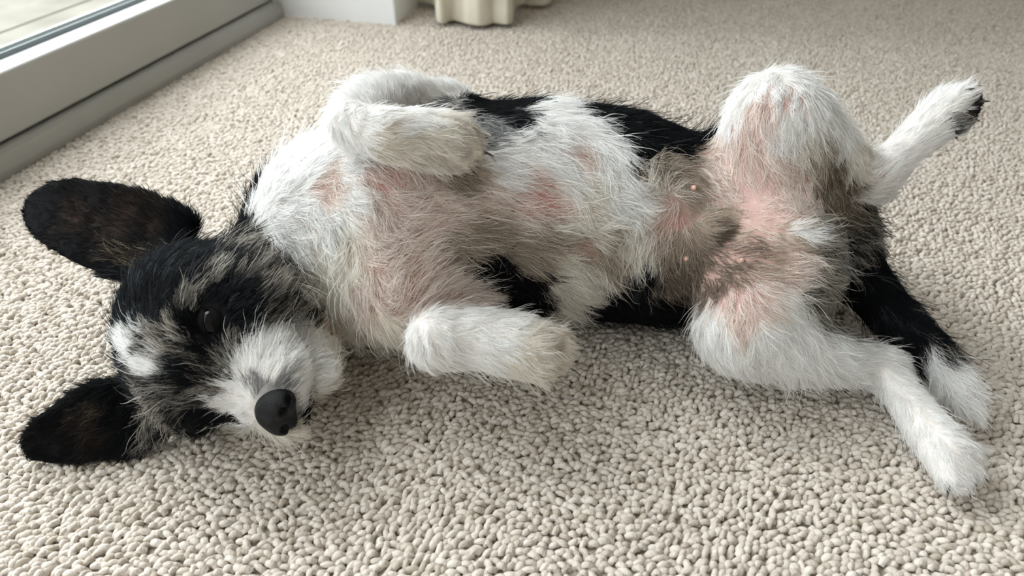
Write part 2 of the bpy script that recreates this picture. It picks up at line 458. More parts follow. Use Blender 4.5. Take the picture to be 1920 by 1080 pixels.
cone('head', Hd(-0.004, -0.014, 0), Hd(0.043, -0.034, 0), 0.029 * K, 0.0160 * K, 0.010)         # muzzle
cone('head', Hd(-0.030, -0.060, 0), Hd(0.030, -0.067, 0), 0.027 * K, 0.0135 * K, 0.004)         # lower jaw
for s in (1, -1):
    cut('head', Hd(0.016, -0.008, 0.0475 * s), HAX, np.array([0.013, 0.010, 0.012]) * K, 0.004)   # eye sockets
    # mouth line
    cut('head', Hd(0.030, -0.0590, 0.020 * s), HAX, np.array([0.030, 0.0022, 0.020]) * K, 0.002)

# --- ears: thin cupped leaves
EARS = []
def ear(base, tip, wpts, normal, cup, part):
    a = tip - base; L = np.linalg.norm(a); a = a / L
    n = normal - a * (normal @ a); n /= np.linalg.norm(n)
    v = np.cross(n, a)
    PR.append((part, 'ear', (base, a, v, n, L, wpts, cup), 0.006))
    EARS.append((base, a, v, n, L))
toCam = camvec(0, 0, 1)
eb, et = P(300, 458, 0.098), P(56, 378, 0.112)
ear(eb, et, [(-0.15, 0.027), (0.0, 0.031), (0.2, 0.0335), (0.45, 0.032), (0.7, 0.0275), (0.86, 0.021), (0.94, 0.015), (0.985, 0.009), (1.0, 0.004)], camvec(0.25, -0.15, 1), 9.0, 'ear_up')
eb2, et2 = P(262, 768, 0.030), P(50, 843, 0.010)
ear(eb2, et2, [(-0.15, 0.020), (0.0, 0.024), (0.2, 0.027), (0.45, 0.025), (0.7, 0.020), (0.86, 0.0145), (0.94, 0.010), (0.985, 0.0065), (1.0, 0.004)], camvec(0.15, 0.25, 1), 9.0, 'ear_low')

# --- details of the belly
def belly(px, py, out=0.0):
    c, r = min(TR, key=lambda t: abs(project(t[0])[0] - px))
    q = on_floor(px, 428, 166)
    d = CAM - q[0]; d /= np.linalg.norm(d)
    return PZ(px, py, q[0][2]) + d * (q[1] + out)
ell('trunk', belly(1338, 426, 0.005), np.stack([RIGHT, DOWN, FWD]), (0.0130, 0.0090, 0.0110), 0.004)
cone('trunk', belly(1330, 425, -0.004), belly(1230, 400, -0.006), 0.008, 0.004, 0.012)

def prim_sdf(kind, data, X):
    if kind == 'cone':
        a, b_, r1, r2 = data
        ba = b_ - a; l2 = ba @ ba; rr = r1 - r2; a2 = l2 - rr * rr; il2 = 1.0 / l2
        pa = X - a
        y = pa @ ba; z = y - l2
        w = pa * l2 - y[:, None] * ba
        x2 = np.einsum('ij,ij->i', w, w)
        y2 = y * y * l2; z2 = z * z * l2
        k = np.sign(rr) * rr * rr * x2
        out = (np.sqrt(np.maximum(x2 * a2 * il2, 0)) + y * rr) * il2 - r1
        c1 = np.sign(z) * a2 * z2 > k
        c2 = np.sign(y) * a2 * y2 < k
        out = np.where(c2, np.sqrt(x2 + y2) * il2 - r1, out)
        out = np.where(c1, np.sqrt(x2 + z2) * il2 - r2, out)
        return out
    if kind == 'chain':
        d = prim_sdf('cone', data[0], X)
        for c in data[1:]: d = np.minimum(d, prim_sdf('cone', c, X))
        return d
    if kind in ('ell', 'cut'):
        c, ax, rad = data
        q = (X - c) @ ax.T
        k0 = np.linalg.norm(q / rad, axis=1); k1 = np.linalg.norm(q / rad ** 2, axis=1) + 1e-9
        return k0 * (k0 - 1) / k1
    if kind == 'ear':
        base, a, v, n, L, wpts, cup = data
        q = X - base
        t = (q @ a) / L; s = q @ v; d = q @ n
        w = np.interp(t, [p[0] for p in wpts], [p[1] * K for p in wpts])
        d = d - cup * s * s + 0.006 * K * np.clip(1 - t, 0, 1)
        th = 0.0022
        dn = np.abs(d) - th
        ds = np.abs(s) - w
        de = np.maximum((t - 1.0) * L, (-0.15 - t) * L)
        m2 = np.maximum(ds, de)
        return np.minimum(np.maximum(dn, m2), 0) + np.hypot(np.maximum(dn, 0), np.maximum(m2, 0)) - 0.0008

def prim_box(kind, data, pad):
    if kind == 'cone':
        a, b_, r1, r2 = data; r = max(r1, r2)
        return np.minimum(a, b_) - r - pad, np.maximum(a, b_) + r + pad
    if kind == 'chain':
        bs = [prim_box('cone', c, pad) for c in data]
        return np.min([q[0] for q in bs], 0), np.max([q[1] for q in bs], 0)
    if kind in ('ell', 'cut'):
        c, ax, rad = data; r = rad.max(); return c - r - pad, c + r + pad
    base, a, v, n, L, wpts, cup = data
    e_ = base + a * L; w = max(p[1] for p in wpts) * K
    return np.minimum(base - a * L * .2, e_) - w - pad, np.maximum(base - a * L * .2, e_) + w + pad

def surface(prims, vox, pad=0.014):
    los, his = zip(*[prim_box(k, d, pad) for _, k, d, _ in prims if k != 'cut'])
    lo_ = np.min(los, axis=0); hi_ = np.max(his, axis=0)
    dims = np.ceil((hi_ - lo_) / vox).astype(int) + 1
    Fd = np.full(dims, 0.03, np.float32)
    for part, kind, data, k in prims:
        bl, bh = prim_box(kind, data, pad + k)
        i0 = np.maximum(np.floor((bl - lo_) / vox).astype(int), 0); i1 = np.minimum(np.ceil((bh - lo_) / vox).astype(int) + 1, dims)
        if np.any(i1 <= i0): continue
        gx, gy, gz = np.meshgrid(*[lo_[c] + vox * np.arange(i0[c], i1[c]) for c in range(3)], indexing='ij')
        X = np.stack([gx.ravel(), gy.ravel(), gz.ravel()], 1)
        d = prim_sdf(kind, data, X).reshape(gx.shape).astype(np.float32)
        sl = tuple(slice(i0[c], i1[c]) for c in range(3))
        A = Fd[sl]
        if kind == 'cut':
            h = np.clip(0.5 - 0.5 * (A + d) / k, 0, 1)
            Fd[sl] = A * (1 - h) - d * h + k * h * (1 - h)
        else:
            h = np.clip(0.5 + 0.5 * (A - d) / k, 0, 1)
            Fd[sl] = A * (1 - h) + d * h - k * h * (1 - h)
    return Fd, lo_, vox

def surface_nets(Fd, lo_, vox):
    nx, ny, nz = Fd.shape
    ins = Fd < 0
    acc = np.zeros((nx - 1, ny - 1, nz - 1, 3), np.float32); cnt = np.zeros((nx - 1, ny - 1, nz - 1), np.float32)
    cs = [(i, j, k) for i in (0, 1) for j in (0, 1) for k in (0, 1)]
    def sub(A, c): return A[c[0]:nx - 1 + c[0], c[1]:ny - 1 + c[1], c[2]:nz - 1 + c[2]]
    for c in cs:
        for ax in range(3):
            if c[ax] == 0:
                c2 = list(c); c2[ax] = 1; c2 = tuple(c2)
                f0, f1 = sub(Fd, c), sub(Fd, c2)
                cr = (f0 < 0) != (f1 < 0)
                t = np.where(cr, f0 / np.where(cr, f0 - f1, 1), 0)
                for q in range(3):
                    acc[..., q] += np.where(cr, c[q] + (t if q == ax else 0), 0)
                cnt += cr
    act = cnt > 0
    idx = -np.ones(act.shape, np.int64); idx[act] = np.arange(act.sum())
    ijk = np.argwhere(act)
    V = lo_ + vox * (ijk + acc[act] / cnt[act][:, None])
    quads = []
    for ax in range(3):
        o1, o2 = (ax + 1) % 3, (ax + 2) % 3
        sl0 = [slice(1, -1)] * 3; sl1 = [slice(1, -1)] * 3
        sl0[ax] = slice(0, -1); sl1[ax] = slice(1, None)
        a, b_ = ins[tuple(sl0)], ins[tuple(sl1)]
        e_ = np.argwhere(a != b_); flip = a[tuple(e_.T)]
        off = np.ones(3, int); off[ax] = 0
        e_ = e_ + off
        def cell(d1, d2):
            q = e_.copy(); q[:, o1] -= d1; q[:, o2] -= d2
            return idx[tuple(q.T)]
        q = np.stack([cell(1, 1), cell(0, 1), cell(0, 0), cell(1, 0)], 1)
        q[~flip] = q[~flip][:, ::-1]
        quads.append(q)
    return V, np.concatenate(quads)

def smooth_mesh(V, Q, it, lam=0.5):
    e_ = np.concatenate([Q[:, [0, 1]], Q[:, [1, 2]], Q[:, [2, 3]], Q[:, [3, 0]]])
    for _ in range(it):
        s = np.zeros_like(V); c = np.zeros(len(V))
        np.add.at(s, e_[:, 0], V[e_[:, 1]]); np.add.at(c, e_[:, 0], 1)
        np.add.at(s, e_[:, 1], V[e_[:, 0]]); np.add.at(c, e_[:, 1], 1)
        V = V + lam * (s / c[:, None] - V)
    return V

def vert_normals(V, Q):
    n = np.cross(V[Q[:, 2]] - V[Q[:, 0]], V[Q[:, 3]] - V[Q[:, 1]])
    N = np.zeros_like(V)
    for c in range(4): np.add.at(N, Q[:, c], n)
    return N / (np.linalg.norm(N, axis=1)[:, None] + 1e-12)

VOX = 0.0023
Fd, glo, gv = surface(PR, VOX)
V, Q = surface_nets(Fd, glo, gv)
V = smooth_mesh(V, Q, 3)
# the underside settles into the pile
V[:, 2] = np.where(V[:, 2] < -0.0015, -0.0015 + (V[:, 2] + 0.0015) * 0.1, V[:, 2])
NV = vert_normals(V, Q)
print('dog verts', len(V), 'bounds', V.min(0), V.max(0))
PARTS = sorted({p[0] for p in PR})
PD = np.full((len(PARTS), len(V)), 1.0)
for part, kind, data, k in PR:
    if kind == 'cut': continue
    i = PARTS.index(part); PD[i] = np.minimum(PD[i], prim_sdf(kind, data, V))
LAB = PD.argmin(0)

dog = empty('dog', (TR[4][0][0], TR[4][0][1], 0))
tag(dog, 'small black and white rough-coated dog lying on its back on the carpet', 'dog')
B_OFF = np.array(dog.location)
body = mesh_obj('body', V - B_OFF, Q.tolist(), None, dog, smooth=True)

# ------------------------------------------------------------------ coat: read off the photograph, laid on the body in 3-D
PAL = {   # strand colours (linear) with weights
 'W':  [((.95, .945, .94), 8), ((.86, .85, .83), 3)],
 'C':  [((.91, .88, .83), 6), ((.78, .74, .68), 3)],
 'A':  [((.009, .009, .010), 40), ((.05, .05, .05), 1)],
 'D':  [((.88, .85, .80), 6), ((.70, .66, .61), 3), ((.42, .38, .33), 1)],
 'P':  [((.90, .83, .79), 5), ((.76, .67, .61), 3)],
 'T':  [((.62, .55, .47), 4), ((.45, .38, .31), 3), ((.78, .73, .66), 2)],
 'K':  [((.34, .28, .22), 4), ((.20, .16, .13), 3), ((.60, .54, .46), 2)],
 'B':  [((.010, .011, .013), 30), ((.10, .11, .12), 2), ((.30, .30, .30), .7)],
 'H':  [((.014, .016, .019), 18), ((.07, .08, .09), 5), ((.30, .31, .32), 1.6)],
 'G':  [((.022, .022, .024), 6), ((.25, .23, .21), 3), ((.60, .57, .52), 3)],
 'L':  [((.03, .03, .03), 4), ((.38, .35, .31), 5), ((.68, .65, .59), 4)],
 'N':  [((.22, .175, .12), 3), ((.035, .03, .027), 5), ((.36, .30, .22), 2)],
 'E':  [((.022, .018, .016), 6), ((.07, .055, .045), 2)],
 'O':  [((.52, .30, .17), 3), ((.70, .55, .40), 2)],
 'Q':  [((.55, .54, .53), 3), ((.25, .25, .26), 3), ((.75, .75, .74), 2)],
}
SKIN = {'w': (.80, .76, .73), 'c': (.74, .69, .60), 'p': (.56, .385, .355), 'r': (.47, .26, .24), 't': (.40, .30, .255), 'm': (.46, .31, .27),
        'k': (.16, .115, .10), 'b': (.012, .012, .014), 'e': (.040, .027, .023), 'g': (.10, .095, .09), 'q': (.30, .29, .29), 'f': (.54, .355, .325)}
# px py flow-angle(deg, 0 right, 90 down) length(mm) lift density palette skin
ROWS = """
200 425 200 9 .25 .10 E e
150 405 195 8 .2 .3 E e
230 440 200 9 .25 .10 E e
85 385 190 4 .12 1 A b
60 410 180 4 .12 1 A b
180 360 200 4 .15 1 A b
300 388 215 8 .25 1 E b
250 400 205 9 .3 .12 E e
130 470 190 5 .15 1 A b
185 500 190 6 .2 1 A b
235 475 195 17 .45 .28 N e
275 485 200 15 .4 .28 N e
300 430 225 9 .3 .15 E e
340 430 240 12 .4 1 B b
350 410 250 10 .4 1 B b
225 520 200 12 .3 1 H b
60 840 170 5 .15 1 A b
110 830 165 5 .15 1 A b
150 800 160 10 .25 .15 E e
190 800 150 10 .25 .2 E e
150 735 155 9 .25 1 A b
100 780 155 8 .2 1 A b
205 715 170 12 .3 1 B b
180 765 150 14 .35 .28 N e
240 800 120 12 .3 1 B b
245 760 150 12 .3 1 B b
225 600 255 11 .2 1 H b
250 560 270 13 .2 1 H b
250 620 250 13 .2 1 H b
290 520 295 14 .2 1 H b
300 590 285 14 .2 1 H b
340 480 305 14 .2 1 H b
400 440 300 14 .25 1 H b
330 540 295 14 .2 1 H b
295 640 220 13 .2 1 G b
430 400 310 15 .3 1 B b
465 375 300 14 .6 1 B b
410 480 300 14 .25 1 G b
370 530 300 14 .25 1 G g
385 522 300 14 .25 1 L g
310 560 290 14 .2 1 H b
300 615 250 13 .2 1 H b
365 495 300 14 .2 1 H b
425 500 298 14 .2 1 H b
345 530 295 14 .2 1 H b
320 585 280 13 .2 1 G b
260 740 170 13 .25 1 H b
345 755 150 13 .25 1 G b
268 715 180 13 .2 1 G b
360 660 180 12 .2 1 G b
370 720 185 12 .2 1 H b
345 575 275 13 .25 1 L g
320 625 190 14 .25 1 L g
345 650 175 14 .25 1 L g
460 460 300 15 .3 1 L g
480 440 310 15 .3 1 G b
500 470 300 15 .3 1 G b
520 510 300 15 .3 1 G b
440 520 290 14 .25 1 G b
460 490 295 14 .25 1 L g
430 560 300 13 .2 1 H b
400 555 300 10 .2 1 B b
395 590 300 5 .1 .5 B b
430 610 340 12 .2 1 B b
460 590 320 13 .2 1 H b
490 560 315 14 .25 1 G b
520 550 315 15 .3 1 L g
450 630 340 11 .2 1 H b
395 645 150 8 .2 1 B b
370 620 180 8 .2 1 B b
540 580 315 16 .35 1 G g
500 600 320 14 .3 1 G b
560 560 310 16 .35 1 L g
575 600 315 16 .4 1 G g
600 610 320 17 .45 1 C g
622 638 325 13 .4 1 O c
605 640 325 13 .4 1 C c
630 655 325 11 .4 1 C c
245 660 195 13 .2 1 W w
238 645 195 13 .2 1 W w
258 668 195 13 .2 1 W w
285 688 192 14 .2 1 W w
262 655 195 13 .2 1 W w
270 680 195 14 .2 1 W w
300 695 190 14 .2 1 W w
240 690 195 13 .2 1 H b
225 680 195 12 .2 1 H b
280 650 195 12 .2 1 G g
330 705 190 14 .2 1 G b
290 725 170 14 .25 1 G b
330 735 165 14 .25 1 G g
300 750 140 16 .3 1 L g
280 780 120 17 .35 1 L g
320 790 110 17 .35 1 L g
310 820 100 14 .3 1 G b
255 780 130 13 .3 1 B b
350 770 130 12 .25 1 B b
370 795 110 10 .2 1 B b
400 815 110 12 .25 1 B b
420 780 130 12 .25 1 B b
380 740 180 13 .2 1 G b
400 690 195 12 .2 1 G b
370 690 190 12 .2 1 H b
400 715 205 12 .2 1 G b
430 690 240 12 .2 1 G g
440 670 270 12 .25 1 L g
420 730 200 12 .2 1 L q
440 755 165 11 .2 1 W w
425 745 180 11 .2 1 W w
460 770 140 9 .2 1 W w
440 735 200 10 .2 1 W w
470 700 270 9 .2 1 W w
450 790 130 11 .25 1 W w
430 720 210 12 .2 1 W w
455 690 250 11 .2 1 W w
480 660 285 12 .25 1 W w
520 640 295 13 .3 1 W w
560 640 300 13 .35 1 W w
500 690 285 10 .2 1 W w
540 680 300 11 .25 1 W w
575 680 315 12 .3 1 W w
590 710 335 12 .3 1 W w
480 720 290 6 .15 1 Q q
455 730 220 8 .15 1 W w
520 725 310 7 .15 1 Q q
555 730 325 9 .2 1 W q
560 760 345 9 .2 1 W q
580 745 340 10 .25 1 W q
595 765 350 8 .25 1 B b
590 790 20 8 .25 1 B b
470 815 115 15 .4 1 C c
500 835 95 17 .5 1 C c
540 835 75 17 .5 1 C c
575 815 50 13 .3 1 C c
620 720 340 9 .35 1 C c
615 760 0 9 .35 1 C c
600 680 325 9 .35 1 W c
620 670 320 10 .3 1 C c
520 400 15 20 .3 1 W w
480 400 330 18 .35 1 W w
560 330 345 20 .3 1 W w
590 280 350 20 .25 1 W w
530 308 350 20 .25 1 W w
500 345 345 20 .3 1 W w
560 270 350 20 .25 1 W w
470 400 330 18 .3 1 W w
620 240 350 18 .25 1 W w
500 440 35 20 .3 1 W w
540 450 40 20 .3 1 W c
570 480 60 20 .3 1 C c
540 520 60 20 .3 1 C c
600 530 80 20 .3 1 C c
580 580 80 18 .3 1 C c
630 600 85 18 .3 1 C c
640 650 95 18 .3 1 C c
620 420 95 18 .35 1 W w
590 400 30 20 .3 1 W w
610 350 20 12 .25 .5 P p
650 310 30 14 .2 .8 W w
700 320 60 14 .25 .5 P p
720 335 70 13 .25 .15 P r
735 330 70 13 .25 .3 P f
670 370 40 18 .3 .9 W w
740 370 20 18 .25 .6 P p
690 420 50 18 .35 .8 P w
650 450 95 18 .4 1 C c
660 520 85 18 .35 .9 C c
690 540 85 15 .3 .6 P m
680 610 88 18 .3 1 C c
730 620 88 18 .3 .9 C c
740 660 90 18 .3 1 C c
720 460 330 16 .25 .5 P m
770 440 335 16 .25 .4 P m
770 510 300 16 .25 .45 P m
750 560 270 14 .25 .45 P m
820 500 325 16 .25 .5 P m
800 560 310 14 .25 .6 P m
830 400 350 18 .25 .5 P p
870 440 10 18 .25 .5 T m
860 530 340 16 .25 .7 P t
900 360 10 18 .25 .55 P p
880 340 15 14 .25 .5 T t
930 320 15 18 .25 .8 W w
960 260 20 16 .2 1 W w
920 240 12 14 .2 1 Q q
930 205 10 12 .2 1 B b
900 200 10 12 .2 1 B b
970 195 15 12 .2 1 B b
950 225 15 12 .2 1 H g
1010 200 25 14 .2 1 W w
1060 190 30 14 .2 1 W w
1010 240 30 16 .2 1 W w
1060 240 38 18 .25 1 W w
1110 250 50 18 .25 1 W w
1020 300 28 18 .25 .9 W w
1080 290 45 18 .25 .6 P p
1080 275 45 14 .25 .4 P r
1140 280 65 20 .3 1 W w
1160 320 75 20 .3 1 W w
1090 195 30 14 .25 1 B b
1130 205 35 14 .3 1 B b
1160 235 45 14 .25 1 B b
1190 260 50 14 .25 1 B b
1230 245 15 14 .25 1 B b
1270 260 350 15 .35 1 B b
1310 245 320 18 .6 1 B b
1210 285 60 14 .25 1 B b
1250 280 20 14 .25 1 B b
990 345 12 16 .25 .55 P p
1000 368 10 15 .22 .10 P r
985 360 10 15 .22 .15 P r
1020 372 12 15 .22 .15 P r
1000 385 10 15 .22 .2 P r
1040 390 15 16 .25 .35 P r
960 400 8 18 .25 .6 P m
930 430 5 18 .25 .6 T m
1060 330 30 20 .3 .9 W w
1100 360 35 20 .3 .9 C c
1150 375 30 20 .3 .9 W w
1180 388 10 18 .35 1 W w
1000 440 12 20 .3 .8 T t
1050 430 350 20 .3 .8 C t
1080 465 20 14 .25 .15 T r
1095 470 25 14 .25 .25 T r
1110 430 340 20 .3 .9 C t
1140 450 100 20 .3 .9 T t
1180 430 105 20 .3 .9 C c
1150 490 80 20 .3 .9 T t
1200 460 105 20 .3 .9 C t
980 480 20 18 .25 .9 T t
1060 500 30 20 .3 .95 C c
1100 510 35 20 .3 .95 C t
910 510 10 14 .25 1 B b
940 530 25 14 .25 1 B b
980 530 30 14 .25 1 B b
960 565 30 14 .25 1 B b
995 570 40 14 .25 1 B b
1040 550 50 18 .3 1 C c
1050 585 70 18 .3 1 C c
1080 540 40 18 .3 1 C c
1120 555 45 15 .3 1 B b
1100 590 40 15 .3 1 B b
1160 540 50 16 .35 1 B b
1190 510 70 18 .4 1 H b
1180 580 30 15 .3 1 B b
1230 560 40 15 .3 1 B b
1260 600 20 15 .3 1 B b
1290 600 10 14 .3 1 B b
1240 530 60 16 .3 .8 K k
1210 330 330 16 .25 .7 T t
1250 300 350 16 .25 .7 T t
1300 290 10 14 .25 .6 T m
1290 340 25 16 .25 .5 T t
1330 310 40 14 .25 .5 P m
1230 360 250 18 .3 .8 C t
1215 400 180 16 .35 .9 W c
1240 400 120 12 .25 .35 P r
1265 410 120 12 .25 .2 P r
1270 440 110 16 .25 .6 T t
1300 380 30 12 .2 .4 T t
1350 360 35 12 .2 .4 P m
1400 330 50 12 .2 .35 P p
1420 350 60 8 .15 .12 P p
1400 380 40 6 .15 .06 P p
1400 405 30 6 .15 .08 P p
1360 400 20 8 .2 .2 T t
1320 425 10 10 .35 .8 T t
1350 430 10 10 .35 .8 K k
1380 440 20 10 .2 .2 T t
1430 420 15 8 .2 .12 P m
1460 400 350 10 .2 .25 P p
1490 390 340 12 .25 .35 P f
1490 432 15 14 .4 1 W w
1515 440 20 14 .4 1 W c
1465 440 15 10 .2 .3 T m
1490 412 350 10 .2 .3 P p
1500 458 5 12 .25 .4 T m
1535 415 10 14 .35 1 L t
1530 455 20 14 .35 1 L t
1400 470 15 12 .2 .35 K m
1350 480 30 14 .2 .4 K m
1290 500 70 16 .25 .6 K t
1300 540 60 14 .25 .6 K m
1350 530 40 14 .25 .5 K m
1440 480 5 12 .25 .35 T m
1490 485 350 12 .25 .35 P f
1530 470 10 14 .3 .9 L t
1550 430 10 15 .35 1 L g
1570 470 20 16 .35 1 Q q
1590 500 30 16 .35 1 L g
1600 440 30 16 .45 1 G b
1620 420 35 18 .55 1 G b
1600 380 50 16 .45 1 K k
1580 350 60 15 .35 1 K k
1560 320 70 14 .3 1 K t
1540 290 75 14 .25 .9 T t
1450 150 85 12 .2 1 W w
1400 170 95 12 .2 1 W w
1500 150 75 12 .2 1 W w
1365 220 100 12 .2 .9 W w
1355 265 100 12 .25 .5 P f
1400 270 95 14 .25 .4 P f
1440 200 92 14 .25 .6 P p
1470 180 85 12 .2 .6 W p
1480 240 85 14 .25 .8 W w
1540 210 75 14 .25 1 W w
1580 250 70 14 .25 1 W w
1510 280 80 15 .25 .8 C t
1450 300 90 14 .25 .5 P p
1500 340 70 13 .25 .5 P m
1600 300 60 12 .25 1 C c
1650 330 330 10 .25 .7 W p
1640 350 330 10 .25 .8 W c
1680 300 320 10 .2 1 W w
1690 320 320 10 .25 .9 W p
1720 260 320 10 .2 1 W w
1750 215 318 10 .25 1 W w
1760 250 325 10 .25 1 W w
1790 190 315 10 .25 1 W w
1810 170 310 10 .3 1 W w
1800 230 330 5 .3 .6 Q k
1825 205 330 4 .3 .5 B b
1360 570 80 12 .2 .5 P f
1330 600 90 13 .25 1 W w
1390 590 80 13 .2 .6 P p
1420 560 60 13 .25 .5 P f
1350 650 75 13 .25 1 W w
1440 630 78 14 .25 .9 W w
1480 590 70 14 .25 .9 W w
1500 640 60 14 .25 1 W w
1540 580 50 16 .35 1 L g
1540 540 30 16 .35 1 L g
1560 620 45 16 .35 1 Q q
1450 690 65 13 .25 1 W w
1400 665 70 13 .25 1 W w
1530 690 45 13 .25 1 W w
1580 650 30 14 .3 1 W w
1610 690 20 12 .3 1 W w
1650 680 30 12 .25 1 W w
1660 710 55 12 .3 1 W w
1700 720 50 9 .18 1 W w
1710 780 58 9 .18 1 W w
1750 780 52 9 .18 1 W w
1760 830 58 9 .18 1 W w
1790 830 50 9 .18 1 W w
1810 860 55 9 .18 1 W w
1780 890 70 9 .18 1 W w
1830 870 45 9 .18 1 W w
1620 530 40 16 .3 1 B b
1650 560 45 16 .3 1 B b
1670 590 48 16 .3 1 H b
1690 630 50 16 .3 1 B b
1720 620 48 16 .3 1 B b
1715 650 52 18 .3 1 B b
1735 660 52 18 .3 1 W w
1760 690 55 18 .3 1 W w
1780 680 50 17 .3 1 W w
1760 660 45 17 .3 1 G g
1800 730 60 14 .25 1 W w
1825 770 62 12 .25 1 W w
785 620 75 9 .25 1 W w
800 660 60 9 .25 1 W w
810 600 40 9 .2 1 W w
850 600 20 9 .2 1 W w
850 650 22 10 .2 1 W w
860 685 50 12 .3 1 W w
920 600 5 9 .2 1 W w
920 650 15 10 .25 1 W w
960 610 10 10 .25 1 W w
980 680 25 11 .3 1 C c
1000 630 8 10 .25 1 C c
1020 660 15 10 .3 1 D c
1050 640 5 6 .3 1 D c
1050 680 22 6 .3 1 D c
1010 700 35 11 .35 1 C c
635 225 70 10 .2 1 W w
655 250 25 10 .2 1 W w
680 185 195 12 .25 1 W w
720 160 185 12 .25 1 W w
780 165 180 12 .3 1 W w
840 175 190 10 .3 1 W w
840 200 190 8 .2 1 Q q
700 225 10 10 .2 1 W w
720 260 15 11 .25 1 C c
740 290 22 12 .3 1 C c
780 225 5 10 .2 1 W w
790 260 12 11 .25 1 C c
790 295 20 12 .3 1 D c
840 240 10 10 .25 1 C c
850 280 18 8 .3 1 D c
885 255 10 5 .3 1 D c
885 285 15 5 .3 1 D c
"""
BACK = """
200 425 195 6 .15 1 A b
100 395 195 6 .15 1 A b
290 460 195 8 .2 1 B b
140 800 165 6 .15 1 A b
230 770 165 8 .2 1 B b
300 560 300 12 .2 1 B b
300 700 330 12 .2 1 B b
400 480 320 14 .2 1 B b
420 640 330 14 .2 1 B b
540 480 350 16 .25 1 W w
520 600 0 16 .25 1 W w
560 400 0 16 .25 1 W w
600 600 0 16 .25 1 W w
620 300 0 16 .25 1 W w
700 260 0 16 .25 1 W w
650 400 0 15 .25 1 W w
700 550 0 15 .25 1 B b
780 420 0 14 .25 1 B b
900 300 5 14 .25 1 B b
900 450 5 14 .25 1 B b
1020 220 5 14 .25 1 W w
1020 400 5 14 .25 1 B b
1140 300 5 14 .25 1 B b
1140 480 5 14 .25 1 B b
1250 320 5 14 .25 1 B b
1250 480 5 14 .25 1 B b
1360 360 5 14 .25 1 B b
1360 500 5 14 .25 1 B b
1470 500 5 14 .25 1 B b
1470 380 5 14 .25 1 B b
1560 450 20 14 .25 1 B b
1450 220 90 12 .25 1 W w
1540 250 70 12 .25 1 W w
1700 290 320 10 .2 1 W w
1780 210 320 10 .2 1 W w
1430 640 50 12 .25 1 W w
1560 680 30 12 .25 1 W w
1700 760 50 10 .2 1 W w
1780 860 55 10 .2 1 W w
1660 580 45 15 .3 1 B b
1790 720 55 16 .3 1 W w
700 190 190 12 .25 1 W w
800 190 190 12 .25 1 W w
740 260 15 10 .25 1 W w
850 270 15 8 .25 1 D c
850 630 15 9 .2 1 W w
980 650 15 9 .25 1 D c
"""
bvh = BVHTree.FromPolygons([tuple(v) for v in V], Q.tolist())
palnames = list(PAL); skinnames = list(SKIN)
G_pos, G_lab, G_flow, G_len, G_lift, G_den, G_pal, G_skin = [], [], [], [], [], [], [], []
miss = []
for back, txt in ((0, ROWS), (1, BACK)):
    for ln_ in txt.strip().splitlines():
        f = ln_.split(); px, py, ang, le, li, de = map(float, f[:6])
        d = ray(px, py); d /= np.linalg.norm(d)
        if back:
            h = bvh.ray_cast(Vector(CAM + d * 3), Vector(-d))
        else:
            h = bvh.ray_cast(Vector(CAM), Vector(d))
        if h[0] is None:
            best = None
            for t in np.linspace(0.2, 0.9, 60):
                q = bvh.find_nearest(Vector(CAM + d * t))
                if best is None or q[3] < best[3]: best = q
            h = best
            miss.append((px, py, round(best[3] * 1000, 1)))
        p = np.array(h[0]); n = np.array(h[1]); qi = Q[h[2]]
        a = math.radians(ang)
        fl_ = RIGHT * math.cos(a) + DOWN * math.sin(a)
        if abs(n @ (CAM - p)) < 0.25 * np.linalg.norm(CAM - p): pass
        fl_ = fl_ - n * (fl_ @ n); fl_ /= np.linalg.norm(fl_) + 1e-9
        G_pos.append(p); G_lab.append(LAB[qi[0]]); G_flow.append(fl_); G_len.append(le / 1000); G_lift.append(li); G_den.append(de)
        G_pal.append(palnames.index(f[6])); G_skin.append(SKIN[f[7]])
print('rows', len(G_pos), 'missed', miss)
G_pos = np.array(G_pos); G_lab = np.array(G_lab); G_flow = np.array(G_flow); G_len = np.array(G_len); G_lift = np.array(G_lift); G_den = np.array(G_den); G_pal = np.array(G_pal); G_skin = np.array(G_skin)

# parts that may share coat rows freely
near_parts = {('trunk', 'neck'), ('head', 'neck')}
PEN = np.full((len(PARTS), len(PARTS)), 0.035)
for i, a in enumerate(PARTS):
    for j, b_ in enumerate(PARTS):
        if i == j: PEN[i, j] = 0
        elif 'trunk' in (a, b_): PEN[i, j] = 0.012
        elif (a, b_) in near_parts or (b_, a) in near_parts: PEN[i, j] = 0.006
        elif 'head' in (a, b_) and ('ear_up' in (a, b_) or 'ear_low' in (a, b_)): PEN[i, j] = 0.010

def weights(X, lab, power):
    d = np.sqrt(((X[:, None, :] - G_pos[None]) ** 2).sum(2)) + PEN[lab][:, G_lab]
    w = 1.0 / (d + 0.0012) ** power
    return w / w.sum(1, keepdims=True)

def wobble(X, amp, freq, seed):
    r = np.random.default_rng(seed)
    out = np.zeros_like(X)
    for o_ in range(3):
        A = r.normal(0, freq * (1.8 ** o_), (3, 3)); ph = r.uniform(0, 6.28, 3)
        out += np.sin(X @ A + ph) * amp / (1.6 ** o_)
    return out

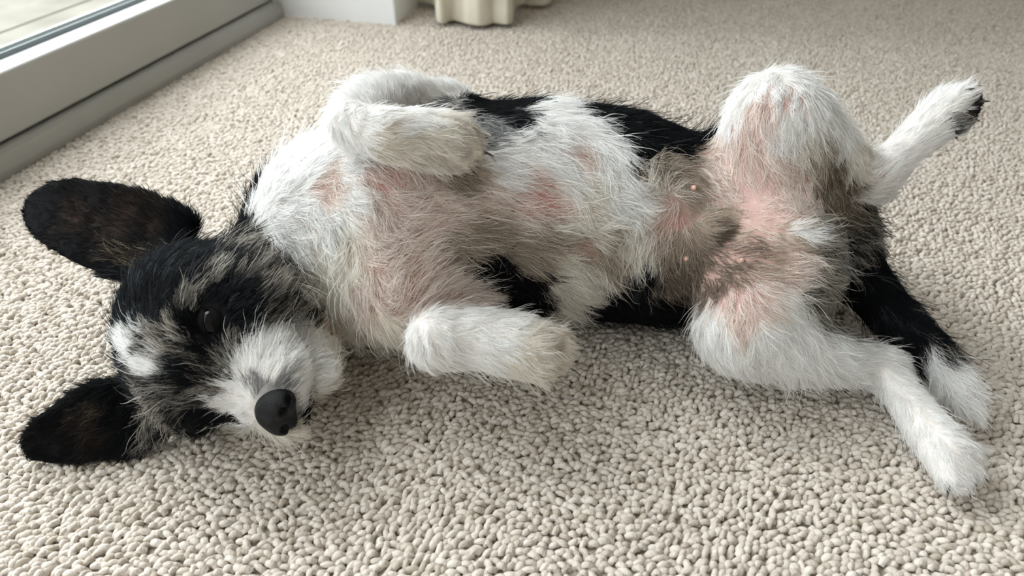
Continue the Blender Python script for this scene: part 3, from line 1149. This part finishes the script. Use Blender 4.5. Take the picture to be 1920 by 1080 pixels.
# skin colour per vertex
scol = np.zeros((len(V), 3))
for i in range(0, len(V), 20000):
    X = V[i:i + 20000] + wobble(V[i:i + 20000], 0.002, 250, 3)
    scol[i:i + 20000] = weights(X, LAB[i:i + 20000], 4.5) @ G_skin
ca = body.data.attributes.new('skin_colour', 'FLOAT_COLOR', 'POINT')
ca.data.foreach_set('color', np.concatenate([scol, np.ones((len(V), 1))], 1).astype(np.float32).ravel())
m, nt, b = new_mat('dog_skin', rough=0.8, spec=0.03)
at = nt.nodes.new('ShaderNodeAttribute'); at.attribute_name = 'skin_colour'
tc = nt.nodes.new('ShaderNodeTexCoord')
nz = nt.nodes.new('ShaderNodeTexNoise'); nz.inputs['Scale'].default_value = 120; nz.inputs['Detail'].default_value = 5
mx = nt.nodes.new('ShaderNodeMix'); mx.data_type = 'RGBA'; mx.blend_type = 'MULTIPLY'; mx.inputs['Factor'].default_value = 0.35
rp = nt.nodes.new('ShaderNodeValToRGB'); rp.color_ramp.elements[0].color = (.62, .5, .48, 1); rp.color_ramp.elements[0].position = .3; rp.color_ramp.elements[1].position = .65
nt.links.new(tc.outputs['Object'], nz.inputs['Vector']); nt.links.new(nz.outputs['Fac'], rp.inputs['Fac'])
nt.links.new(at.outputs['Color'], mx.inputs['A']); nt.links.new(rp.outputs['Color'], mx.inputs['B'])
nt.links.new(mx.outputs['Result'], b.inputs['Base Color'])
bp = nt.nodes.new('ShaderNodeBump'); bp.inputs['Strength'].default_value = .3; bp.inputs['Distance'].default_value = .001
nt.links.new(nz.outputs['Fac'], bp.inputs['Height']); nt.links.new(bp.outputs['Normal'], b.inputs['Normal'])
body.data.materials.append(m)

# ------------------------------------------------------------------ fur strands
NH = 430000
tri = np.concatenate([Q[:, [0, 1, 2]], Q[:, [0, 2, 3]]])
ar = np.linalg.norm(np.cross(V[tri[:, 1]] - V[tri[:, 0]], V[tri[:, 2]] - V[tri[:, 0]]), axis=1) / 2
cen = V[tri].mean(1)
# fewer strands where the coat lies on the carpet or faces away into it
tn = NV[tri[:, 0]]
vis = ((CAM - cen) * tn).sum(1) / np.linalg.norm(CAM - cen, axis=1)
wgt = ar * np.where(vis > -0.25, 1.0, 0.45) * np.where(cen[:, 2] < 0.002, 0.05, 1.0)
lb = np.array([PARTS[i] for i in LAB])[tri[:, 0]]
wgt *= np.where(np.isin(lb, ['ear_up', 'ear_low']), 2.1, np.where(lb == 'head', 1.4, 1.0))
cdf = np.cumsum(wgt); cdf /= cdf[-1]
def sample(n):
    t = tri[np.searchsorted(cdf, rng.random(n))]
    r1 = np.sqrt(rng.random(n)); r2 = rng.random(n)
    bw = np.stack([1 - r1, r1 * (1 - r2), r1 * r2], 1)
    p = (V[t] * bw[..., None]).sum(1); n_ = (NV[t] * bw[..., None]).sum(1)
    return p, n_ / np.linalg.norm(n_, axis=1)[:, None], LAB[t[:, 0]]
R, RN, RL = sample(NH)
# clumps
NC = 17000
kd = KDTree(NC)
for i in range(NC): kd.insert(R[i], i)
kd.balance()
CL = np.array([kd.find(R[i])[1] for i in range(NH)])
cl_rand = rng.random(NC)
flow = np.zeros((NH, 3)); slen = np.zeros(NH); lift = np.zeros(NH); den = np.zeros(NH); rowi = np.zeros(NH, int)
for i in range(0, NH, 20000):
    sl = slice(i, min(i + 20000, NH)); X = R[sl]
    w = weights(X, RL[sl], 3.2)
    flow[sl] = w @ G_flow; slen[sl] = w @ G_len; lift[sl] = w @ G_lift; den[sl] = w @ G_den
    Xc = R[CL[sl]] * 0.6 + X * 0.4
    w = weights(Xc + wobble(Xc, 0.0016, 300, 5), RL[sl], 9.0)
    u = np.mod(cl_rand[CL[sl]] * 0.6 + rng.random(len(X)) * 0.4, 1.0)
    rowi[sl] = (np.cumsum(w, 1) < u[:, None]).sum(1).clip(0, len(G_pos) - 1)
# density
clear = np.ones(NH, bool)
for c_, r_ in ((Hd(0.0075, -0.008, 0.042), 0.0058 * K), (Hd(0.0075, -0.008, -0.042), 0.0058 * K)):
    clear &= np.linalg.norm(R - c_, axis=1) > r_
clear &= np.linalg.norm(((R - Hd(0.0565, -0.0355, 0)) @ HAX.T) / (np.array([0.0125, 0.0132, 0.0158]) * K), axis=1) > 1.0
keep = clear & (rng.random(NH) < np.clip(den, 0, 1) ** 1.15)
first = np.arange(NH) < NC
R, RN, RL, flow, slen, lift, rowi, CL, first = [a[keep] for a in (R, RN, RL, flow, slen, lift, rowi, CL, first)]
n = len(R)
crand = rng.random((NC, 4))
flow = flow - RN * (flow * RN).sum(1)[:, None]
flow += wobble(R, 0.16, 110, 9) + (crand[CL][:, :3] - 0.5) * 0.45 + rng.normal(0, 0.10, (n, 3))
flow -= RN * (flow * RN).sum(1)[:, None]
flow /= np.linalg.norm(flow, axis=1)[:, None] + 1e-9
side = np.cross(RN, flow)
ln_ = slen * rng.uniform(0.55, 1.15, n) * (0.8 + 0.4 * crand[CL][:, 3])
li_ = lift * rng.uniform(0.5, 1.5, n)
kind_ = rng.random(n)
under = kind_ < 0.18; fly = kind_ > 0.97
ln_ = np.where(under, ln_ * 0.45, np.where(fly, ln_ * 1.35, ln_))
li_ = np.where(under, li_ + 0.2, np.where(fly, li_ * 1.8 + 0.12, li_))
phase = crand[CL][:, 2] * 6.28 + rng.normal(0, 0.5, n)
wav = np.where(under, 0, 0.045 * rng.uniform(0.3, 1.4, n))
flow = np.where(under[:, None], flow + rng.normal(0, 0.5, (n, 3)), flow)
flow -= RN * (flow * RN).sum(1)[:, None]; flow /= np.linalg.norm(flow, axis=1)[:, None] + 1e-9
curl = rng.normal(0, 0.10, n) + (crand[CL][:, 0] - 0.5) * 0.55
NP = 7
ss = np.linspace(0, 1, NP)
pts = np.zeros((n, NP, 3), np.float32)
for k, s in enumerate(ss):
    up = li_ * (1.25 * s - 0.55 * s * s)
    sd = curl * s * s + wav * (np.sin(phase + 7.5 * s) - np.sin(phase)) * s
    pts[:, k] = R - RN * 0.0004 + ln_[:, None] * (flow * (s * np.sqrt(np.clip(1 - (li_ * 0.8) ** 2, 0.2, 1)))[:, None] + RN * up[:, None] + side * sd[:, None])
# gather towards the clump tip
guide = np.full((NC, NP, 3), np.nan, np.float32)
cnt = np.zeros(NC); acc = np.zeros((NC, NP, 3))
np.add.at(acc, CL, pts); np.add.at(cnt, CL, 1)
guide = (acc / np.maximum(cnt, 1)[:, None, None])
ck = 0.62 * rng.uniform(0.3, 1.0, n) * np.where(under | fly, 0.1, 1.0)
for k, s in enumerate(ss):
    f = (ck * s ** 1.2)[:, None]
    pts[:, k] += f * (guide[CL, k] - pts[:, k])
pts[:, :, 2] = np.maximum(pts[:, :, 2], -0.0015)
# strand colours
pc = np.zeros((n, 3))
rr = rng.random(n)
mixr = np.mod(rr * 0.55 + crand[CL][:, 1] * 0.45, 1.0)
for pi, nm in enumerate(palnames):
    sel = np.where(G_pal[rowi] == pi)[0]
    cols = np.array([c for c, w in PAL[nm]]); ws = np.cumsum([w for c, w in PAL[nm]]); ws = ws / ws[-1]
    pc[sel] = cols[np.searchsorted(ws, mixr[sel]).clip(0, len(cols) - 1)]
pc *= (rng.uniform(0.88, 1.06, n) * (0.92 + 0.13 * crand[CL][:, 2]))[:, None]
pc = np.clip(pc, 0, 0.95)

def make_curves(name, pts, colours, r0, r1, mat, parent):
    n, npnt = pts.shape[:2]
    cu = bpy.data.hair_curves.new(name)
    cu.add_curves([npnt] * n)
    cu.points.foreach_set('position', (pts - B_OFF).astype(np.float32).ravel())
    prof = np.interp(np.linspace(0, 1, npnt), [0, 0.5, 1], [r0, r0 * 0.85, r1])
    rad = cu.attributes.get('radius') or cu.attributes.new('radius', 'FLOAT', 'POINT')
    rad.data.foreach_set('value', np.tile(prof, n).astype(np.float32))
    a = cu.attributes.new('strand_colour', 'FLOAT_COLOR', 'CURVE')
    a.data.foreach_set('color', np.concatenate([colours, np.ones((n, 1))], 1).astype(np.float32).ravel())
    cu.materials.append(mat)
    o = bpy.data.objects.new(name, cu); col.objects.link(o); o.parent = parent
    return o

m = bpy.data.materials.new('dog_fur'); m.use_nodes = True; nt = m.node_tree
b = nt.nodes['Principled BSDF']; b.inputs['Roughness'].default_value = 0.55; b.inputs['Specular IOR Level'].default_value = 0.12
at = nt.nodes.new('ShaderNodeAttribute'); at.attribute_name = 'strand_colour'
tl = nt.nodes.new('ShaderNodeBsdfTranslucent'); ms = nt.nodes.new('ShaderNodeMixShader'); ms.inputs[0].default_value = 0.42
nt.links.new(at.outputs['Color'], b.inputs['Base Color']); nt.links.new(at.outputs['Color'], tl.inputs['Color'])
nt.links.new(b.outputs[0], ms.inputs[1]); nt.links.new(tl.outputs[0], ms.inputs[2])
nt.links.new(ms.outputs[0], nt.nodes['Material Output'].inputs['Surface'])
M['fur'] = m
fur = make_curves('fur', pts, pc, 0.00013, 0.00003, M['fur'], dog)
fur['kind'] = 'stuff'
print('strands', n)

# ------------------------------------------------------------------ eyes, nose, claws, pads, teats
def part_mesh(name, V_, F_, mat):
    return mesh_obj(name, V_ - B_OFF, F_, mat, dog, smooth=True)

def ball(name, c, ax, rad, mat, nu=20, nv=12):
    vs = []
    for j in range(nv + 1):
        th = math.pi * j / nv
        for i in range(nu):
            ph = 2 * math.pi * i / nu
            l = np.array([math.cos(th), math.sin(th) * math.cos(ph), math.sin(th) * math.sin(ph)]) * rad
            vs.append(c + l @ ax)
    fs = [(j * nu + i, j * nu + (i + 1) % nu, (j + 1) * nu + (i + 1) % nu, (j + 1) * nu + i) for j in range(nv) for i in range(nu)]
    return part_mesh(name, np.array(vs), fs, mat)

m, nt, b = new_mat('wet_eye', (0.006, 0.0045, 0.004), 0.12, 0.22); M['eye'] = m
m, nt, b = new_mat('nose_leather', rough=0.5, spec=0.18)
M['nose'] = noise_colour(m, nt, b, (0.006, 0.006, 0.007), (0.014, 0.014, 0.016), 300, bump=0.5, bscale=1500)
m, nt, b = new_mat('dark_claw', rough=0.35, spec=0.5); M['claw'] = noise_colour(m, nt, b, (0.02, 0.016, 0.013), (0.06, 0.05, 0.04), 200)
m, nt, b = new_mat('dark_pad', rough=0.7, spec=0.3); M['pad'] = noise_colour(m, nt, b, (0.018, 0.016, 0.016), (0.045, 0.04, 0.038), 250, bump=0.5, bscale=1200)
m, nt, b = new_mat('pink_skin', rough=0.5, spec=0.35); M['pink'] = noise_colour(m, nt, b, (0.62, 0.36, 0.31), (0.72, 0.46, 0.40), 200)
m, nt, b = new_mat('eyelid_skin', (0.008, 0.0075, 0.008), 0.9, 0.08); M['lid'] = m
def eyelid(c, out, along, r, half_len, half_w):
    """hood over the eyeball with an almond opening"""
    out = out / np.linalg.norm(out); along = along - out * (along @ out); along /= np.linalg.norm(along); ac = np.cross(out, along)
    vs = []; fs = []; NU, NW = 28, 8
    for j in range(NW + 1):
        for i in range(NU):
            ph = 2 * math.pi * i / NU
            ca, sa = math.cos(ph), math.sin(ph)
            ox, oy = half_len * ca, half_w * sa * (1 - 0.35 * abs(ca))       # opening rim, angles from the outward axis
            f = j / NW
            ex, ey = 1.15 * ca, 1.15 * sa
            x, y = ox + (ex - ox) * f, oy + (ey - oy) * f
            th = math.hypot(x, y)
            l = out * math.cos(th) + (along * x + ac * y) * (math.sin(th) / max(th, 1e-6))
            vs.append(c + l * r * (1.10 - 0.05 * (1 - f) ** 3))
    for j in range(NW):
        for i in range(NU):
            fs.append((j * NU + i, j * NU + (i + 1) % NU, (j + 1) * NU + (i + 1) % NU, (j + 1) * NU + i))
    return part_mesh('eyelid', np.array(vs), fs, M['lid'])
for s in (1, -1):
    ec = Hd(0.0030, -0.008, 0.0368 * s)
    e_ = ball('eye', ec, HAX, np.array([0.0105] * 3) * K, M['eye'])
    e_['label'] = 'glossy dark brown eye'
    eyelid(ec, HF * 0.75 + HS * 0.62 * s + HU * 0.15, HS * s - HF, 0.0105 * K, 0.95, 0.30)

NP_ = PR; PR = []
NC_ = (0.0560, -0.0355)
def Nd(f, u, s): return Hd(NC_[0] + f * 1.04, NC_[1] + u * 1.04, s * 1.04)
KN = K * 1.04
ell('nose', Nd(0, 0, 0), HAX, np.array([0.0115, 0.0120, 0.0140]) * KN, 0.003)
for s in (1, -1):
    ell('nose', Nd(0.003, -0.0025, 0.0075 * s), HAX, np.array([0.0095, 0.0095, 0.0085]) * KN, 0.002)
    cut('nose', Nd(0.0125, -0.003, 0.0070 * s), HAX, np.array([0.005, 0.0030, 0.0034]) * KN, 0.0012)
    cut('nose', Nd(0.0085, -0.007, 0.0125 * s), HAX, np.array([0.005, 0.0022, 0.0040]) * KN, 0.0012)
cut('nose', Nd(0.0150, -0.010, 0), HAX, np.array([0.006, 0.012, 0.0010]) * KN, 0.001)
f_, l_, v_ = surface(PR, 0.0006, 0.004)
nv_, nq_ = surface_nets(f_, l_, v_)
nv_ = smooth_mesh(nv_, nq_, 2)
no = part_mesh('nose', nv_, nq_.tolist(), M['nose']); no['label'] = 'black leathery nose'
PR = NP_

def claw(a, d, up, L, r):
    vs = []; n_ = 8; m_ = 6
    sd = np.cross(d, up); sd /= np.linalg.norm(sd); up = np.cross(sd, d)
    for j in range(m_):
        t = j / (m_ - 1); c = a + d * L * t - up * L * 0.35 * t * t; rr_ = r * (1 - t) ** 0.7 + 0.00008
        for i in range(n_):
            ph = 2 * math.pi * i / n_; vs.append(c + sd * rr_ * 0.7 * math.cos(ph) + up * rr_ * math.sin(ph))
    fs = [(j * n_ + i, j * n_ + (i + 1) % n_, (j + 1) * n_ + (i + 1) % n_, (j + 1) * n_ + i) for j in range(m_ - 1) for i in range(n_)]
    fs.append(tuple(range(n_))); fs.append(tuple(range((m_ - 1) * n_, m_ * n_))[::-1])
    return part_mesh('claw', np.array(vs), fs, M['claw'])
for part, kn, tp, rt in TOES:
    d = tp - kn; d /= np.linalg.norm(d)
    up = {'front_far': camvec(0, -.3, 1), 'front_near': camvec(0, -.3, 1), 'hind_far': camvec(-.6, -.8, .2), 'hind_near': camvec(.2, -.2, 1)}[part]
    L = {'front_far': .0090, 'front_near': .0095, 'hind_far': .0060, 'hind_near': .0080}[part]
    claw(tp + d * rt * 0.55, d, up, L, 0.0013)
pax = np.stack([camvec(.75, .5, .4), camvec(-.5, .8, 0), camvec(-.3, -.2, .9)]); pax[1] -= pax[0] * (pax[1] @ pax[0]) / (pax[0] @ pax[0]); pax[2] = np.cross(pax[0], pax[1]); pax /= np.linalg.norm(pax, axis=1)[:, None]
for (x, y, z, r) in ((1832, 186, .196, 13), (1822, 212, .186, 15), (1800, 240, .175, 13), (1798, 218, .179, 16)):
    p_ = P(x, y, z); r_ = r * mpp(p_)
    ball('paw_pad', p_, pax, np.array([.55, 1.0, .8]) * r_, M['pad'], 14, 8)
for (x, y, r) in ((1298, 355, 6), (1285, 483, 6), (1207, 336, 4), (1394, 490, 5)):
    d = ray(x, y); d /= np.linalg.norm(d); h = bvh.ray_cast(Vector(CAM), Vector(d))
    if h[0]:
        n3 = np.array(h[1]); p_ = np.array(h[0]); r_ = r * mpp(p_)
        t1 = np.cross(n3, RIGHT); t1 /= np.linalg.norm(t1); t2 = np.cross(n3, t1)
        ball('teat', p_ + n3 * r_ * 0.8, np.stack([n3, t1, t2]), np.array([1.3, .9, .9]) * r_, M['pink'], 10, 8)
